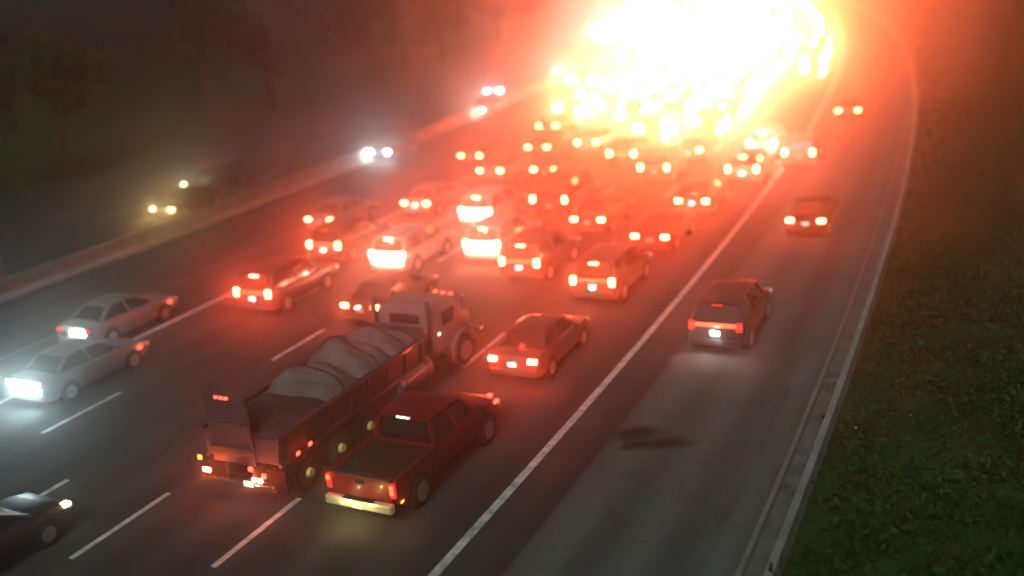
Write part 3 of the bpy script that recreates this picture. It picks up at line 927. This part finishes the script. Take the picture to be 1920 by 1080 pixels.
    tag(root, 'big dump truck with grey covered load and pale cab beside the red pickup', 'dump truck')
dump_truck()

# ------------------------------------------------------------------ opposing traffic: real cars facing the camera
def oncoming(px, py, label, power=60, col=WHT_L, color='grey', kind='sedan', group='cars coming on the opposing road', rad=.09):
    S = SHAPES[kind]
    root = copy_tree(PROTO[kind])
    wx, wy = G(px, py, .7)
    s, o_ = inv(wx, wy)
    place_on(root, wx, wy, s, S)
    for c in root.children:
        n = base_name(c)
        if n in PAINTED: set_mat(c, PA[color])
        if n == 'headlight': set_mat(c, M_white_lens if col == WHT_L else M_warm_lens)
        if n in ('taillight', 'high_brake_light'): set_mat(c, M_lens_dim)
    for sg in (-1, 1):
        lamp(root, (sg * S['lamp'][0], S['L'] + .12, .70 if kind == 'sedan' else .84), power, col, rad)
    tag(root, label, 'car', group)
def place_on(root, wx, wy, s, S):
    h_ = heading(s)
    fwd = Vector((math.sin(h_), math.cos(h_), 0))
    root.location = Vector((wx, wy, 0)) + fwd * S['L']
    root.rotation_euler = (0, 0, -h_ + math.pi)
WARM = (1.0, .66, .22)
oncoming(302, 392, 'oncoming car with amber yellow headlights, farthest left of all', 110, WARM, rad=.09)
oncoming(362, 350, 'oncoming car with pale yellow headlights just above right of the amber one', 80, (1, .92, .6), rad=.09, kind='suv')
oncoming(709, 285, 'oncoming car with merged bluish white headlights, alone above the queue', 170)
oncoming(890, 207, 'oncoming car with cream headlights, lower of two close pairs', 150, (1, .93, .75))
oncoming(924, 170, 'oncoming car with white headlights, upper of two close pairs', 160)
oncoming(1055, 131, 'oncoming car with very bright white headlights at the left rim of the glare', 300)
oncoming(1088, 145, 'oncoming sport utility car beside the very bright pair at the rim of the glare', 300, kind='suv')

# ------------------------------------------------------------------ the far queue: small copies, one mesh each
def far_mesh(kind, front=False):
    S = SHAPES[kind]
    bm = loft(bmesh.new(), [sec(*s) for s in S['st']])
    (y0, hw0, z0), (y1, hw1, z1), (y2, hw2, z2), (y3, hw3, z3) = S['gh']
    n0 = len(bm.faces)
    prism(bm, [(-hw0, y0, z0), (hw0, y0, z0), (hw1, y1, z1), (-hw1, y1, z1)], [(-hw2, y2, z2), (hw2, y2, z2), (hw3, y3, z3), (-hw3, y3, z3)])
    bm.faces.ensure_lookup_table()
    for f in bm.faces[n0:]: f.material_index = 1
    n1 = len(bm.faces)
    box(bm, (0, (y2 + y3) / 2, z2 + .03), (hw2 * 2, y3 - y2, .06))
    n2 = len(bm.faces)
    for s in (-1, 1):
        for y in S['ax']: cyl(bm, (s * (S['hw'] - .08), y, S['wr']), S['wr'], .22, 'X', 14)
    bm.faces.ensure_lookup_table()
    for f in bm.faces[n2:]: f.material_index = 2
    n3 = len(bm.faces)
    for s in (-1, 1):
        if front: box(bm, (s * S['lamp'][0], S['L'] - .05, .68), (.42, .2, .28))
        else: box(bm, (s * (S['lamp'][0] - .08), 0, S['lamp'][1]), (.46, .12, .34))
    bm.faces.ensure_lookup_table()
    for f in bm.faces[n3:]: f.material_index = 3
    me = bpy.data.meshes.new('far_car'); bmesh.ops.recalc_face_normals(bm, faces=bm.faces); bm.to_mesh(me); bm.free()
    for m in (PA['silver'], M_glass, M_tyre, M_head_far if front else M_lens_far): me.materials.append(m)
    return me
FM = {(k, f): far_mesh(k, f) for k in ('sedan', 'suv') for f in (False, True)}
occupied = []
for o in sc.objects:
    if o.parent is None and o.get('category') in ('car', 'van', 'dump truck', 'pickup truck'):
        occupied.append(inv(o.location.x, o.location.y))
BEAM = bpy.data.lights.new('headlight_beam', 'SPOT')
BEAM.energy = 600; BEAM.color = (1.0, .95, .72); BEAM.spot_size = R(110); BEAM.spot_blend = .5; BEAM.shadow_soft_size = .1
BEAM2 = BEAM.copy(); BEAM2.energy = 60
LANES = [-2.6, -6.9, -10.45, -13.85, -17.35, -21.0, -25.2]  # last row added on the left shoulder to fill the white glare
nfar = 0
for li, lane in enumerate(LANES):
    s = (53 if 0 < li < 6 else 84) + rng.uniform(0, 5)
    while s < 270:
        if not any(abs(a - s) < 5.8 and abs(b_ - lane) < 2.2 for a, b_ in occupied):
            k = 'suv' if rng.random() < .45 else 'sedan'
            o = bpy.data.objects.new('far_car', FM[(k, False)])
            link(o)
            o.location = P(s, lane + rng.uniform(-.25, .25) * (1 if s < 105 else 2.6))
            o.rotation_euler = (0, 0, -heading(s))
            pc = list(PA.values())[int(rng.integers(0, 7))]
            o.material_slots[0].link = 'OBJECT'; o.material_slots[0].material = pc
            S = SHAPES[k]
            pw = 1100 * rng.uniform(.7, 1.3) * (.5 if s > 160 else 1) * (.35 if li == 0 and s < 110 else 1)
            if s < 64: pw = 160 * rng.uniform(.5, 1.5)
            for sg in (-1, 1):
                lamp(o, (sg * S['lamp'][0], -.15, S['lamp'][1]), round(pw / 100) * 100 if pw > 250 else 120, FAR_L if s > 64 else HOT_L, .10)
            if s < 70: hl = bpy.data.objects.new('headlight_beam', BEAM2)
            else: hl = bpy.data.objects.new('headlight_beam', BEAM)
            link(hl, o)      # its own headlights shine on the car ahead
            hl.location = (0, S['L'] + .1, .7); hl.rotation_euler = (math.pi / 2, 0, 0)
            tag(o, 'distant stopped car swallowed by the white glare of massed brake lights', 'car', 'distant stopped cars in the glare')
            nfar += 1
        s += rng.uniform(6.4, 8.2)
for li, lane in enumerate((-32.6, -36.2, -39.8)):
    s = 158 + rng.uniform(0, 6)
    while s < 230:
        o = bpy.data.objects.new('far_oncoming_car', FM[('suv' if rng.random() < .4 else 'sedan', True)])
        link(o)
        h_ = heading(s)
        o.location = P(s, lane) + Vector((math.sin(h_), math.cos(h_), 0)) * 4.8
        o.rotation_euler = (0, 0, -h_ + math.pi)
        for sg in (-1, 1):
            lamp(o, (sg * .7, 4.93, .7), 220, (1.0, .93, .74), .11)
        tag(o, 'distant oncoming car lost behind white headlight glare at the top of the picture', 'car', 'distant oncoming cars in the glare')
        s += rng.uniform(9.5, 14)
print('far cars', nfar)

# ------------------------------------------------------------------ haze volume, added to give the lamps their bloom
hz = bpy.data.materials.new('haze'); hz.use_nodes = True
nt = hz.node_tree; nt.nodes.clear()
pv = nt.nodes.new('ShaderNodeVolumePrincipled')
pv.inputs['Color'].default_value = (0.95, 0.97, 0.95, 1)
pv.inputs['Density'].default_value = 0.0068
pv.inputs['Anisotropy'].default_value = 0.94
mo = nt.nodes.new('ShaderNodeOutputMaterial')
nt.links.new(pv.outputs[0], mo.inputs['Volume'])
bm = bmesh.new(); box(bm, (80, 190, 8.0), (560, 560, 18.2))
o = mesh_obj('haze', bm, hz); o['kind'] = 'stuff'; o['label'] = 'thin haze added over the whole road to spread the lamp glow'; o['category'] = 'haze'
